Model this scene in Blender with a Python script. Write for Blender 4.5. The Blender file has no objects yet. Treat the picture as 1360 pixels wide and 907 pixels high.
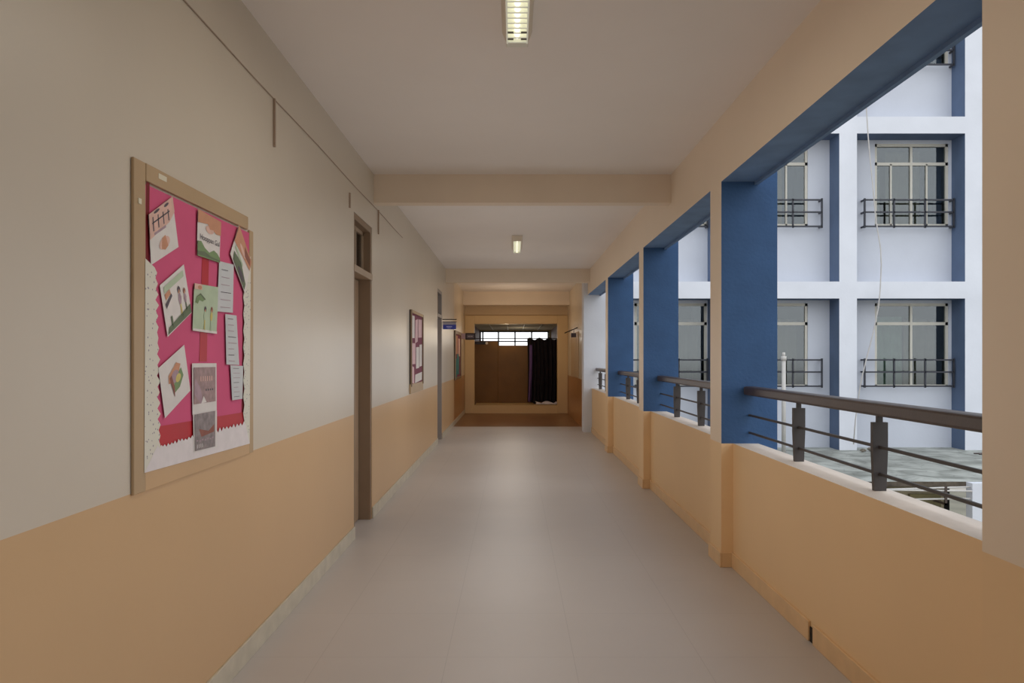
import bpy, bmesh, math, random
from mathutils import Vector, Matrix
random.seed(7)
C = bpy.context.scene.collection
F, VX, VY, H = 980.0, 682.0, 475.0, 1.42      # focal length in px, vanishing point, eye height
ORG = {}

# ------------------------------------------------------------------ materials
def lin(c):
    return tuple(((v/255)/12.92 if v/255 <= .04045 else ((v/255+.055)/1.055)**2.4) for v in c)
def nodes(m):
    m.use_nodes = True
    return m.node_tree.nodes, m.node_tree.links, m.node_tree.nodes['Principled BSDF']
def paint(name, rgb, rough=.6, var=.06, scale=3, bump=.0, bscale=60, spec=.5, rgb2=None, split=None, metal=0, coat=0):
    """flat paint with soft blotches; rgb2 is used below the height split"""
    m = bpy.data.materials.new(name); n, l, p = nodes(m)
    geo = n.new('ShaderNodeNewGeometry')
    noi = n.new('ShaderNodeTexNoise'); noi.inputs['Scale'].default_value = scale; noi.inputs['Detail'].default_value = 4
    l.new(geo.outputs['Position'], noi.inputs['Vector'])
    mr = n.new('ShaderNodeMapRange'); mr.inputs['To Min'].default_value = 1-var; mr.inputs['To Max'].default_value = 1+var
    mr.inputs['From Min'].default_value = .3; mr.inputs['From Max'].default_value = .7
    l.new(noi.outputs['Fac'], mr.inputs['Value'])
    mul = n.new('ShaderNodeVectorMath'); mul.operation = 'SCALE'
    l.new(mr.outputs[0], mul.inputs['Scale'])
    if rgb2 is None:
        mul.inputs[0].default_value = lin(rgb)
    else:
        sx = n.new('ShaderNodeSeparateXYZ'); l.new(geo.outputs['Position'], sx.inputs[0])
        gt = n.new('ShaderNodeMath'); gt.operation = 'GREATER_THAN'; gt.inputs[1].default_value = split
        l.new(sx.outputs['Z'], gt.inputs[0])
        mx = n.new('ShaderNodeMix'); mx.data_type = 'RGBA'
        mx.inputs[6].default_value = (*lin(rgb2), 1); mx.inputs[7].default_value = (*lin(rgb), 1)
        l.new(gt.outputs[0], mx.inputs[0]); l.new(mx.outputs[2], mul.inputs[0])
    l.new(mul.outputs[0], p.inputs['Base Color'])
    p.inputs['Roughness'].default_value = rough; p.inputs['Metallic'].default_value = metal
    p.inputs['Specular IOR Level'].default_value = spec; p.inputs['Coat Weight'].default_value = coat
    p.inputs['Coat Roughness'].default_value = .15
    if bump:
        n2 = n.new('ShaderNodeTexNoise'); n2.inputs['Scale'].default_value = bscale; n2.inputs['Detail'].default_value = 3
        l.new(geo.outputs['Position'], n2.inputs['Vector'])
        b = n.new('ShaderNodeBump'); b.inputs['Strength'].default_value = bump; b.inputs['Distance'].default_value = .01
        l.new(n2.outputs['Fac'], b.inputs['Height']); l.new(b.outputs[0], p.inputs['Normal'])
    return m
def emit(name, rgb, s):
    m = bpy.data.materials.new(name); n, l, p = nodes(m)
    p.inputs['Base Color'].default_value = (*lin(rgb), 1)
    p.inputs['Emission Color'].default_value = (*lin(rgb), 1); p.inputs['Emission Strength'].default_value = s
    return m
def glass(name, tint=(.8, .86, .86), refl=.22):
    m = bpy.data.materials.new(name); m.use_nodes = True
    n, l = m.node_tree.nodes, m.node_tree.links
    n.remove(n['Principled BSDF'])
    t = n.new('ShaderNodeBsdfTransparent'); t.inputs[0].default_value = (*tint, 1)
    g = n.new('ShaderNodeBsdfGlossy'); g.inputs['Roughness'].default_value = .03; g.inputs[0].default_value = (.9, .95, 1, 1)
    mx = n.new('ShaderNodeMixShader'); mx.inputs[0].default_value = refl
    l.new(t.outputs[0], mx.inputs[1]); l.new(g.outputs[0], mx.inputs[2]); l.new(mx.outputs[0], n['Material Output'].inputs[0])
    return m
def floor_mat():
    m = bpy.data.materials.new('floor_tiles'); n, l, p = nodes(m)
    geo = n.new('ShaderNodeNewGeometry')
    off = n.new('ShaderNodeVectorMath'); off.operation = 'ADD'; off.inputs[1].default_value = (60-.285, 60.1, 0)
    l.new(geo.outputs['Position'], off.inputs[0])
    br = n.new('ShaderNodeTexBrick'); br.offset = 0; br.inputs['Scale'].default_value = 1
    br.inputs['Brick Width'].default_value = .6; br.inputs['Row Height'].default_value = .6
    br.inputs['Mortar Size'].default_value = .0016; br.inputs['Mortar Smooth'].default_value = .2
    base = lin((204, 195, 188))
    br.inputs['Color1'].default_value = (*base, 1); br.inputs['Color2'].default_value = (*[c*.985 for c in base], 1)
    br.inputs['Mortar'].default_value = (*[c*.84 for c in base], 1)
    l.new(off.outputs[0], br.inputs['Vector'])
    noi = n.new('ShaderNodeTexNoise'); noi.inputs['Scale'].default_value = 1.4; noi.inputs['Detail'].default_value = 5
    l.new(geo.outputs['Position'], noi.inputs['Vector'])
    mr = n.new('ShaderNodeMapRange'); mr.inputs['To Min'].default_value = .93; mr.inputs['To Max'].default_value = 1.05
    l.new(noi.outputs['Fac'], mr.inputs['Value'])
    mul = n.new('ShaderNodeVectorMath'); mul.operation = 'SCALE'
    l.new(br.outputs['Color'], mul.inputs[0]); l.new(mr.outputs[0], mul.inputs['Scale'])
    l.new(mul.outputs[0], p.inputs['Base Color'])
    p.inputs['Roughness'].default_value = .42; p.inputs['Specular IOR Level'].default_value = .35
    return m
def terrace_mat():
    m = bpy.data.materials.new('terrace_concrete'); n, l, p = nodes(m)
    geo = n.new('ShaderNodeNewGeometry')
    noi = n.new('ShaderNodeTexNoise'); noi.inputs['Scale'].default_value = 2.2; noi.inputs['Detail'].default_value = 8; noi.inputs['Distortion'].default_value = .8
    l.new(geo.outputs['Position'], noi.inputs['Vector'])
    cr = n.new('ShaderNodeValToRGB'); e = cr.color_ramp.elements
    e[0].position = .32; e[0].color = (*lin((126, 128, 120)), 1)
    e[1].position = .68; e[1].color = (*lin((186, 188, 180)), 1)
    l.new(noi.outputs['Fac'], cr.inputs[0])
    vo = n.new('ShaderNodeTexVoronoi'); vo.feature = 'DISTANCE_TO_EDGE'; vo.inputs['Scale'].default_value = 3.2
    l.new(geo.outputs['Position'], vo.inputs['Vector'])
    mr = n.new('ShaderNodeMapRange'); mr.inputs['From Max'].default_value = .04; mr.inputs['To Min'].default_value = .82
    l.new(vo.outputs['Distance'], mr.inputs['Value'])
    mul = n.new('ShaderNodeVectorMath'); mul.operation = 'SCALE'
    l.new(cr.outputs[0], mul.inputs[0]); l.new(mr.outputs[0], mul.inputs['Scale'])
    l.new(mul.outputs[0], p.inputs['Base Color']); p.inputs['Roughness'].default_value = .9
    b = n.new('ShaderNodeBump'); b.inputs['Strength'].default_value = .6; b.inputs['Distance'].default_value = .05
    l.new(noi.outputs['Fac'], b.inputs['Height']); l.new(b.outputs[0], p.inputs['Normal'])
    return m
def speckle(name, base, dots, scale=120, thr=.12):
    m = bpy.data.materials.new(name); n, l, p = nodes(m)
    geo = n.new('ShaderNodeNewGeometry')
    vo = n.new('ShaderNodeTexVoronoi'); vo.inputs['Scale'].default_value = scale
    l.new(geo.outputs['Position'], vo.inputs['Vector'])
    lt = n.new('ShaderNodeMath'); lt.operation = 'LESS_THAN'; lt.inputs[1].default_value = thr
    l.new(vo.outputs['Distance'], lt.inputs[0])
    mx = n.new('ShaderNodeMix'); mx.data_type = 'RGBA'
    mx.inputs[6].default_value = (*lin(base), 1); mx.inputs[7].default_value = (*lin(dots), 1)
    l.new(lt.outputs[0], mx.inputs[0]); l.new(mx.outputs[2], p.inputs['Base Color']); p.inputs['Roughness'].default_value = .8
    return m

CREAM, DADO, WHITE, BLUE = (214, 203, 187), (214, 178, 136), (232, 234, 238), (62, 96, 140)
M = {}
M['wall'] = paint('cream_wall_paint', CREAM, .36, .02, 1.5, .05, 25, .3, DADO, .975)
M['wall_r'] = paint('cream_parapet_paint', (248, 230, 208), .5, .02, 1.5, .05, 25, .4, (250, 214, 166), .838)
M['wall_far'] = paint('far_wall_two_tone', (222, 206, 182), .28, .02, 1.5, .0, 25, .7, (178, 124, 72), .98)  # lower band darker and more orange than the nearer walls
M['endwall'] = paint('end_wall_paint', (214, 186, 148), .6, .03, 2)
M['portal'] = paint('portal_paint', (226, 194, 144), .5, .03, 2)
M['ceil'] = paint('ceiling_paint', (246, 238, 232), .7, .02, 1.2, .04, 30)
M['beam'] = paint('beam_paint', (240, 222, 200), .7, .03, 2, .04, 30)
M['blue'] = paint('blue_reveal_paint', BLUE, .6, .10, 4, .25, 45, .3)
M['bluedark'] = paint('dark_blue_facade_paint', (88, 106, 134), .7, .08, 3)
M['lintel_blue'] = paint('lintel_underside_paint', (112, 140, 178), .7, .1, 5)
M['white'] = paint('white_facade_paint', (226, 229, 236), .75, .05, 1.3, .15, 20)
M['white_shade'] = paint('white_recess_shade', (206, 210, 219), .75, .04, 1.3, .15, 20)  # facade white darkened, the recess shadow is put into the colour
M['sill'] = paint('sill_cement', (240, 226, 212), .7, .06, 5, .25, 30)
M['dado_only'] = paint('tan_paint', DADO, .45, .02, 2)
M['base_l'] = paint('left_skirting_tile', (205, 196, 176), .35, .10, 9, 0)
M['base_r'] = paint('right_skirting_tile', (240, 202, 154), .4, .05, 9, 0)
M['floor'] = floor_mat()
M['floor_brown'] = paint('brown_floor_end', (140, 100, 66), .35, .08, 2)  # darker brown for the far stretch of floor
M['brown'] = paint('brown_frame_paint', (142, 118, 94), .5, .05, 5)
M['taupe'] = paint('taupe_frame_paint', (176, 154, 130), .5, .04, 5)
M['leaf'] = paint('door_leaf_laminate', (168, 142, 116), .5, .06, 6)
M['greyframe'] = paint('grey_door_paint', (152, 144, 140), .45, .04, 5)
M['dark'] = paint('dark_gap', (30, 22, 18), .8, .0)
M['glass'] = glass('window_glass', (.62, .66, .63), .11)
M['glass_clear'] = glass('clear_glass', (1, 1, 1), .0)
M['glass2'] = glass('transom_glass', (.6, .56, .5), .25)
M['rail'] = paint('dark_brown_rail_paint', (74, 60, 54), .38, .08, 12, .05, 80, .6)
M['post'] = paint('charcoal_metal', (70, 64, 62), .5, .08, 12, .05, 80)
M['grille'] = paint('grey_grille_paint', (58, 60, 68), .5, .06, 10)
M['upvc'] = paint('cream_window_frame', (206, 202, 190), .5, .03, 5)
M['cur_grey'] = paint('grey_curtain', (150, 138, 124), .9, .10, 6)
M['cur_green'] = paint('green_curtain', (168, 190, 178), .9, .14, 5)
M['cur_blue'] = paint('blue_curtain', (60, 76, 110), .9, .10, 6)
M['room'] = paint('room_interior', (96, 96, 92), .9, .15, 2)
M['terrace'] = terrace_mat()
M['edge'] = paint('ragged_slab_edge', (96, 86, 74), .95, .4, 8)
M['fascia'] = paint('old_fascia_render', (138, 128, 104), .9, .25, 3)
M['olive'] = paint('mossy_panel', (104, 96, 66), .9, .30, 4)
M['black'] = paint('black_opening', (34, 30, 30), .9, .1)
M['ground'] = paint('ground_earth', (120, 116, 100), .95, .2, 1)
M['pipe'] = paint('white_pipe', (206, 202, 196), .5, .05, 6)
M['cable'] = paint('pale_cable', (196, 192, 188), .6, .08, 8)
M['rubble'] = paint('rubble_stone', (120, 112, 100), .95, .25, 30)
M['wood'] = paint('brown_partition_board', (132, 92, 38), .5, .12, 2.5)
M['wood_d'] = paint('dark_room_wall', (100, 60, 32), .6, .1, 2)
M['velvet'] = paint('black_purple_curtain', (22, 14, 24), .75, .3, 8)
M['lilac'] = paint('lilac_lining', (120, 92, 150), .7, .1, 8)
M['cloth'] = paint('white_cloth', (235, 228, 238), .8, .05, 8)
M['tile'] = paint('ceiling_tile', (176, 158, 124), .8, .05, 5)
M['tbar'] = paint('ceiling_grid_bar', (236, 232, 214), .5, 0)
M['fix'] = paint('light_housing_enamel', (226, 222, 206), .4, .02)
M['fix_b'] = paint('light_housing_body', (236, 224, 206), .5, .02)  # slightly lighter, warmer enamel than the far end cap
M['tube'] = emit('lit_tube', (255, 250, 232), 1.5)
M['louvre'] = emit('lit_louvre', (236, 236, 218), .22)
M['slot'] = paint('louvre_slot', (120, 118, 104), .6, 0)
M['conduit'] = paint('wall_conduit', (172, 150, 132), .6, .05)
M['frame'] = paint('khaki_board_frame', (186, 158, 122), .5, .04, 4)
M['frame_lo'] = paint('tan_board_frame', (206, 170, 128), .5, .03, 4)
M['pink'] = paint('pink_board_paper', (216, 92, 132), .85, .04, 5)
M['red'] = paint('red_ribbon', (190, 26, 40), .5, .06, 6)
M['dred'] = paint('dark_red_edging_shade', (120, 12, 24), .7, .06, 6)
M['lace'] = speckle('speckled_border_paper', (226, 222, 208), (150, 140, 150), 60, .2)
M['lacew'] = paint('white_border_paper', (232, 224, 224), .8, .04, 20)
M['paper'] = paint('white_paper', (228, 222, 218), .8, .04, 18)
M['slip'] = paint('pale_slip_paper', (208, 210, 212), .8, .03, 18)
M['mint'] = paint('mint_paper', (188, 204, 176), .8, .05, 18)
M['peach'] = paint('peach_print', (226, 186, 172), .8, .08, 30)
M['orange'] = paint('orange_print', (206, 150, 120), .8, .06, 20)
M['green'] = paint('green_print', (128, 152, 108), .8, .08, 20)
M['dgreen'] = paint('dark_green_print', (110, 122, 98), .8, .1, 20)
M['ink'] = paint('grey_ink', (96, 88, 96), .8, .05, 20)
M['inkred'] = paint('brown_print', (150, 96, 84), .8, .1, 30)
M['mauve'] = paint('mauve_print', (176, 150, 160), .8, .1, 30)
M['yellow'] = paint('yellow_print', (214, 196, 120), .8, .08, 20)
M['sepia'] = paint('sepia_photo', (160, 130, 128), .5, .22, 38)
M['greyph'] = paint('grey_photo', (138, 126, 126), .5, .28, 38)
M['teal'] = paint('teal_cloth', (60, 130, 130), .8, .15, 6)
M['plum'] = paint('plum_board_paper', (128, 62, 84), .8, .1, 6)
M['pinkl'] = paint('pale_pink_strip', (226, 190, 194), .8, .1, 12)
M['signblue'] = paint('blue_sign', (62, 72, 168), .4, .03, 8)
M['signlite'] = paint('pale_sign_text', (176, 180, 226), .5, 0)
M['signgrey'] = paint('grey_sign_top', (168, 160, 166), .5, 0)
M['signdark'] = paint('black_sign', (34, 22, 26), .4, .03, 8)
M['bulb'] = paint('white_knob', (240, 235, 225), .3, 0)
M['tape'] = paint('white_tape', (226, 218, 196), .6, 0)

# ------------------------------------------------------------------ mesh helpers
class MB:
    def __init__(s): s.v, s.f, s.m = [], [], []
    def face(s, pts, m=0):
        i = len(s.v); s.v += [Vector(p) for p in pts]; s.f.append(list(range(i, i+len(pts)))); s.m.append(m); return s
    def box(s, x0, x1, y0, y1, z0, z1, m=0):
        """m: slot, or six slots for -x +x -y +y -z +z"""
        if x0 > x1: x0, x1 = x1, x0
        if y0 > y1: y0, y1 = y1, y0
        if z0 > z1: z0, z1 = z1, z0
        ms = [m]*6 if isinstance(m, int) else m
        i = len(s.v)
        s.v += [Vector((x, y, z)) for x in (x0, x1) for y in (y0, y1) for z in (z0, z1)]
        q = [(0, 1, 3, 2), (4, 6, 7, 5), (0, 4, 5, 1), (2, 3, 7, 6), (0, 2, 6, 4), (1, 5, 7, 3)]
        for k, f in enumerate(q): s.f.append([i+a for a in f]); s.m.append(ms[k])
        return s
    def hexa(s, p, m=0):
        """8 points: bottom 4 ccw then top 4"""
        i = len(s.v); s.v += [Vector(a) for a in p]
        for f in ((0, 3, 2, 1), (4, 5, 6, 7), (0, 1, 5, 4), (1, 2, 6, 5), (2, 3, 7, 6), (3, 0, 4, 7)):
            s.f.append([i+a for a in f]); s.m.append(m)
        return s
    def tube(s, pts, r, n=8, m=0, cap=True):
        pts = [Vector(p) for p in pts]; rings = []
        for k, p in enumerate(pts):
            d = (pts[min(k+1, len(pts)-1)]-pts[max(k-1, 0)]).normalized()
            u = d.cross(Vector((0, 0, 1)) if abs(d.z) < .9 else Vector((1, 0, 0))).normalized(); w = d.cross(u)
            i = len(s.v); rings.append(i)
            s.v += [p+(u*math.cos(2*math.pi*a/n)+w*math.sin(2*math.pi*a/n))*r for a in range(n)]
        for a, b in zip(rings, rings[1:]):
            for k in range(n): s.f.append([a+k, a+(k+1) % n, b+(k+1) % n, b+k]); s.m.append(m)
        if cap:
            s.f.append([rings[0]+k for k in range(n)]); s.m.append(m)
            s.f.append([rings[-1]+k for k in reversed(range(n))]); s.m.append(m)
        return s
    def grid(s, fn, nu, nv, m=0):
        i = len(s.v)
        for a in range(nu+1):
            for b in range(nv+1): s.v.append(Vector(fn(a/nu, b/nv)))
        for a in range(nu):
            for b in range(nv):
                k = i+a*(nv+1)+b; s.f.append([k, k+nv+1, k+nv+2, k+1]); s.m.append(m)
        return s
    def build(s, name, mats, parent=None, origin=None, bevel=0, smooth=False):
        if parent is not None: org = ORG[parent.name]
        elif origin is not None: org = Vector(origin)
        else:
            xs = [v.x for v in s.v]; ys = [v.y for v in s.v]; zs = [v.z for v in s.v]
            org = Vector(((min(xs)+max(xs))/2, (min(ys)+max(ys))/2, min(zs)))
        me = bpy.data.meshes.new(name)
        me.from_pydata([tuple(v-org) for v in s.v], [], s.f)
        for k in (mats if isinstance(mats, (list, tuple)) else [mats]): me.materials.append(M[k])
        for p, mi in zip(me.polygons, s.m): p.material_index = mi; p.use_smooth = smooth
        bm = bmesh.new(); bm.from_mesh(me); bmesh.ops.recalc_face_normals(bm, faces=bm.faces); bm.to_mesh(me); bm.free()
        o = bpy.data.objects.new(name, me); C.objects.link(o); ORG[o.name] = org
        if parent is not None: o.parent = parent
        else: o.location = org
        if bevel:
            b = o.modifiers.new('bevel', 'BEVEL'); b.width = bevel; b.segments = 2; b.limit_method = 'ANGLE'
        return o
def empty(name, loc):
    o = bpy.data.objects.new(name, None); C.objects.link(o); o.location = loc; ORG[o.name] = Vector(loc); return o
def tag(o, label=None, cat=None, group=None, kind=None):
    if label: o['label'] = label
    if cat: o['category'] = cat
    if group: o['group'] = group
    if kind: o['kind'] = kind
    return o
def struct(o): o['kind'] = 'structure'; return o
def copy_tree(o, parent=None):
    c = o.copy(); C.objects.link(c); ORG[c.name] = ORG[o.name]
    if parent: c.parent = parent
    for ch in [k for k in o.children]: copy_tree(ch, c)
    return c
def onleft(px, py, X):
    """point of the left wall plane x = X"""
    t = X/(px-VX)*F
    return Vector((X, t, H-(py-VY)/F*t))

# ------------------------------------------------------------------ setting
Y0, YE = -5.0, 18.85
XL, XP, XI, XS, XO = -1.25, 1.41, 1.49, 1.66, 1.79
ZC, ZL, ZP = 3.06, 2.614, .838
b = MB(); b.box(-1.45, 1.66, Y0, 15.2, -.15, 0)
struct(b.build('floor', 'floor'))
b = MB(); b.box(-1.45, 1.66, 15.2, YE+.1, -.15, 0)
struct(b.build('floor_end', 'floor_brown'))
b = MB(); b.box(-1.45, XO, Y0, YE+.25, ZC, ZC+.2)
struct(b.build('ceiling', 'ceil'))
b = MB(); b.box(-1.45, XO, Y0-.2, Y0, -.15, ZC+.2)
struct(b.build('wall_blocker', 'wall'))  # unseen wall added behind the viewer to cut light on the near walls
# left wall with its two door openings
D1, D2 = (5.778, 6.516), (12.13, 12.9)
ZD = 2.565
b = MB()
for a, c in ((Y0, D1[0]), (D1[1], D2[0])): b.box(-1.45, XL, a, c, 0, ZC)
b.box(-1.45, XL, D2[1], 15.54, 0, ZC)
for d in (D1, D2): b.box(-1.45, XL, d[0], d[1], ZD, ZC)
struct(b.build('wall_left', 'wall'))
b = MB(); b.box(-1.45, XL, 15.54, YE+.25, 0, ZC)
struct(b.build('wall_left_end', 'wall_far'))
b = MB()
for a, c in ((Y0, D1[0]), (D1[1], D2[0]), (D2[1], YE-.06)): b.box(XL, XL+.012, a, c, 0, .1)
struct(b.build('baseboard_left', 'base_l', bevel=.003))

# pillars of the open side
PY = [-3.92, -1.0, 2.0-.06, 5.006, 8.01, 11.02]
PW = .28
plabels = {2: 'cream pillar cut by the right edge of the photo, nearest of the row',
           3: 'second nearest pillar, its wide blue face fully seen beside the long nearest railing',
           4: 'third nearest pillar with blue face, between the second and third nearest railings',
           5: 'fourth pillar with blue face, the farthest before the white corner wall'}
for i, y in enumerate(PY):
    y1 = y+PW
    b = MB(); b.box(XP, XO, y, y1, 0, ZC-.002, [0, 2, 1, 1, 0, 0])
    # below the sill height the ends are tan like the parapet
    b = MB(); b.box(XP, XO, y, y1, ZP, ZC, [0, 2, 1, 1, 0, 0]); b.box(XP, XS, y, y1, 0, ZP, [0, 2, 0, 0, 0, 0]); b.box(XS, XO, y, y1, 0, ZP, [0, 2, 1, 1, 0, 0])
    if i < 2: struct(b.build('trim_%d' % (i+7), ['wall_r', 'blue', 'white'])); continue  # unseen pillars behind the viewer, kept for structure and light
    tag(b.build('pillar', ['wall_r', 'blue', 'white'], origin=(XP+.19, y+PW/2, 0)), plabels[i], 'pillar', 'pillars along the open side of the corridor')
# parapet and lintel between pillars
edges = [Y0]+sum([[y, y+PW] for y in PY], [])+[14.02]
bays = [(edges[k], edges[k+1]) for k in range(0, len(edges), 2)]
b = MB(); c = MB()
for a, d in bays:
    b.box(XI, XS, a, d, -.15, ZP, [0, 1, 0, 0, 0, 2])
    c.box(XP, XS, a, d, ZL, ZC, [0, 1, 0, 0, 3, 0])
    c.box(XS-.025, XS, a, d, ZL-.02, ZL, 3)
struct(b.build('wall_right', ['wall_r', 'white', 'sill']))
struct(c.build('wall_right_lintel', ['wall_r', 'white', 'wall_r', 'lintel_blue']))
b = MB(); b.box(1.385, 1.60, 14.40, YE+.25, 0, ZC)
struct(b.build('wall_right_end', 'wall_far'))
# skirting of the open side, broken by a drain notch
b = MB()
ny = F*1.42/(854-VY)
for a, d in bays:
    if a < ny < d: segs = [(a, ny-.025), (ny+.025, d)]
    else: segs = [(a, d)]
    for s in segs: b.box(XI-.014, XI, s[0]+.001, s[1]-.001, 0, .1)
for y in PY:
    b.box(XP-.012, XP, y-.012, y+PW+.012, 0, .1)
    b.box(XP, XI, y-.012, y, 0, .1); b.box(XP, XI, y+PW, y+PW+.012, 0, .1)
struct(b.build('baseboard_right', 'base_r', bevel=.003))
b = MB(); b.box(XI-.006, XI-.002, ny-.024, ny+.024, 0, .075)
struct(b.build('trim_1', 'dark'))
# ceiling beams
b = MB(); b.box(XL, XP, 6.6, 6.73, 2.805, ZC); struct(b.build('trim_2', 'beam'))
b = MB(); b.box(XL, XP, 13.6, 13.75, 2.81, ZC); struct(b.build('trim_3', 'beam'))
b = MB(); b.box(XL, XP, -.4, -.1, 2.79, ZC); struct(b.build('trim_4', 'beam'))

# ------------------------------------------------------------------ doors on the left
def door(n, d, fr, lf):
    y0, y1 = d
    r = empty('door_%d' % n, (XL-.06, (y0+y1)/2, 0)); r['kind'] = 'structure'
    b = MB()
    b.box(-1.41, XL-.004, y0+.001, y0+.05, 0, ZD); b.box(-1.41, XL-.004, y1-.05, y1-.001, 0, ZD)
    b.box(-1.41, XL-.004, y0+.05, y1-.05, ZD-.05, ZD)
    b.build('frame', fr, r, bevel=.003)
    b = MB(); b.box(-1.41, XL+.006, y0, y1, 2.10, 2.155); b.build('transom_bar', 'taupe' if n == 1 else fr, r, bevel=.004)
    b = MB(); b.box(-1.39, -1.355, y0+.052, y1-.056, .008, 2.095)
    lo = b.build('leaf', lf, r, bevel=.003)
    hb = MB(); hb.tube([(-1.353, y0+.12, 1.0), (-1.31, y0+.12, 1.0), (-1.31, y0+.24, 1.0)], .009)
    hb.build('handle', 'upvc', lo, smooth=True)
    b = MB(); b.box(-1.36, -1.355, y1-.056, y1-.051, 0, 2.095); b.build('leaf_gap', 'dark', r)
    ws = MB(); ya, yb, z0, z1 = y0+.05, y1-.05, 2.155, ZD-.05
    for q in ((ya, ya+.03, z0, z1), (yb-.03, yb, z0, z1), (ya, yb, z0, z0+.03), (ya, yb, z1-.03, z1)): ws.box(-1.345, -1.315, *q)
    ws.box(-1.345, -1.312, (ya+yb)/2-.012, (ya+yb)/2+.012, z0, z1)
    so = ws.build('transom_sash', 'taupe', r)
    g = MB(); g.box(-1.334, -1.33, ya+.03, yb-.03, z0+.03, z1-.03); g.build('pane', 'glass2', so)
    b = MB(); b.box(-1.449, -1.44, y0, y1, 0, ZD); b.build('backing', 'room', r)
door(1, D1, 'brown', 'leaf')
door(2, D2, 'greyframe', 'leaf')

# ------------------------------------------------------------------ thin conduit on the left wall
def cond(pts, r): return MB().tube(pts, r, 6)
b = cond([(XL+.003, y, 2.77+.004*math.sin(y*3)) for y in [1.5+.4*k for k in range(18)]], .003)
tag(b.build('wall_cable', 'conduit'), 'thin cable running along the top of the left wall', 'cable')
for (px, y0, y1, lab) in ((365, 131, 195, 'short vertical conduit drop on the left wall above the large pink board'),
                          (465, 256, 276, 'short vertical conduit drop just before the nearest door'),
                          (503, 279, 311, 'short vertical conduit drop just past the nearest door')):
    p, q = onleft(px, y0, XL+.008), onleft(px, y1, XL+.008)
    b = MB(); b.box(p.x-.008, p.x+.004, p.y-.007, p.y+.007, q.z, p.z)
    tag(b.build('conduit_stub', 'conduit', bevel=.001), lab, 'conduit', 'conduit drops on the left wall')

# ------------------------------------------------------------------ large pink board
XB = XL+.013
root = empty('bulletin_board', (XL, 2.93, .975))
tag(root, 'large pink bulletin board with khaki frame and lace-edged paper, nearest on the left wall', 'bulletin board', 'boards on the left wall')
yA, yB, zA, zB = 2.407, 3.516, .970, 2.076
b = MB(); b.box(XL+.0005, XB-.0052, yA+.02, 3.47, zA+.02, zB-.07); b.build('backing', 'pink', root)
b = MB(); b.box(XL+.001, XL+.012, yA, yA+.078, zA, zB); b.build('frame_stile', 'frame', root, bevel=.003)
b = MB(); b.box(XL+.001, XL+.011, 3.465, yB, zA, 2.02); b.build('frame_stile', 'frame', root, bevel=.003)
b = MB(); b.box(XL+.001, XL+.014, yA+.078, 3.44, zB-.06, zB); b.build('frame_rail', 'frame', root, bevel=.003)
b = MB(); b.box(XL+.001, XL+.011, yA+.078, 3.465, zA, zA+.08); b.build('frame_rail', 'frame_lo', root, bevel=.002)
for (px, py, w, h) in ((216, 236, .06, .018), (186, 267, .02, .018)):
    p = onleft(px, py, XL+.0145); bb = MB(); bb.box(XL+.0115 if w < .03 else XL+.0135, p.x+.0006, p.y-w/2, p.y+w/2, p.z-h/2, p.z+h/2); bb.build('tape', 'tape', root)
def bpoly(pts, dx): return [onleft(x, y, XB)+Vector((dx, 0, 0)) for x, y in pts]
# ribbons and dark edge strips
b = MB(); b.face(bpoly([(270, 335), (279, 337), (276, 480), (266, 480)], -.004)); b.build('ribbon', 'red', root)
b = MB(); b.face(bpoly([(208, 567), (326, 547), (326, 566), (208, 600)], -.0035)); b.build('ribbon', 'red', root)
b = MB(); b.face(bpoly([(196, 238), (200.5, 241), (197, 620), (191, 622)], -.0045)); b.build('edging_shade_strip', 'dred', root)  # shadow of the near stile, laid on as a dark strip
b = MB(); b.face(bpoly([(324, 384), (327, 384), (325.5, 562), (322, 563)], -.0042)); b.build('edging_shade_strip', 'dred', root)
# ragged lace border: left, bottom and right
def ragged(p0, p1, q0, q1, n, amp, sx, sy):
    """outer edge p0->p1, inner edge q0->q1 with teeth"""
    out = [p0, p1]; inn = []
    for k in range(n*2+1):
        t = 1-k/(n*2); j = (k % 2)*amp+random.uniform(-.3, .3)*amp
        inn.append((q0[0]+(q1[0]-q0[0])*t+sx*j, q0[1]+(q1[1]-q0[1])*t+sy*j))
    return out+inn
lb = MB()
lp = ragged((192.8, 343), (191.5, 628), (206, 355), (211, 600), 17, 3.2, 1, 0)
lb.face(bpoly(lp, .0005))
lb.build('lace_border', 'lace', root)
lb = MB(); lb.face(bpoly(ragged((191.5, 628), (331.5, 589), (207, 596), (326, 563.5), 26, 4.2, 0, -1), .0012)); lb.build('lace_border', 'lacew', root)
lb = MB(); lb.face(bpoly([(333, 340), (331.5, 589), (322.5, 566)]+[(324.5+(k % 2)*-1.6, 560-k*11) for k in range(16)]+[(328, 350)], .0006)); lb.build('lace_border', 'lace', root)

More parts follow.
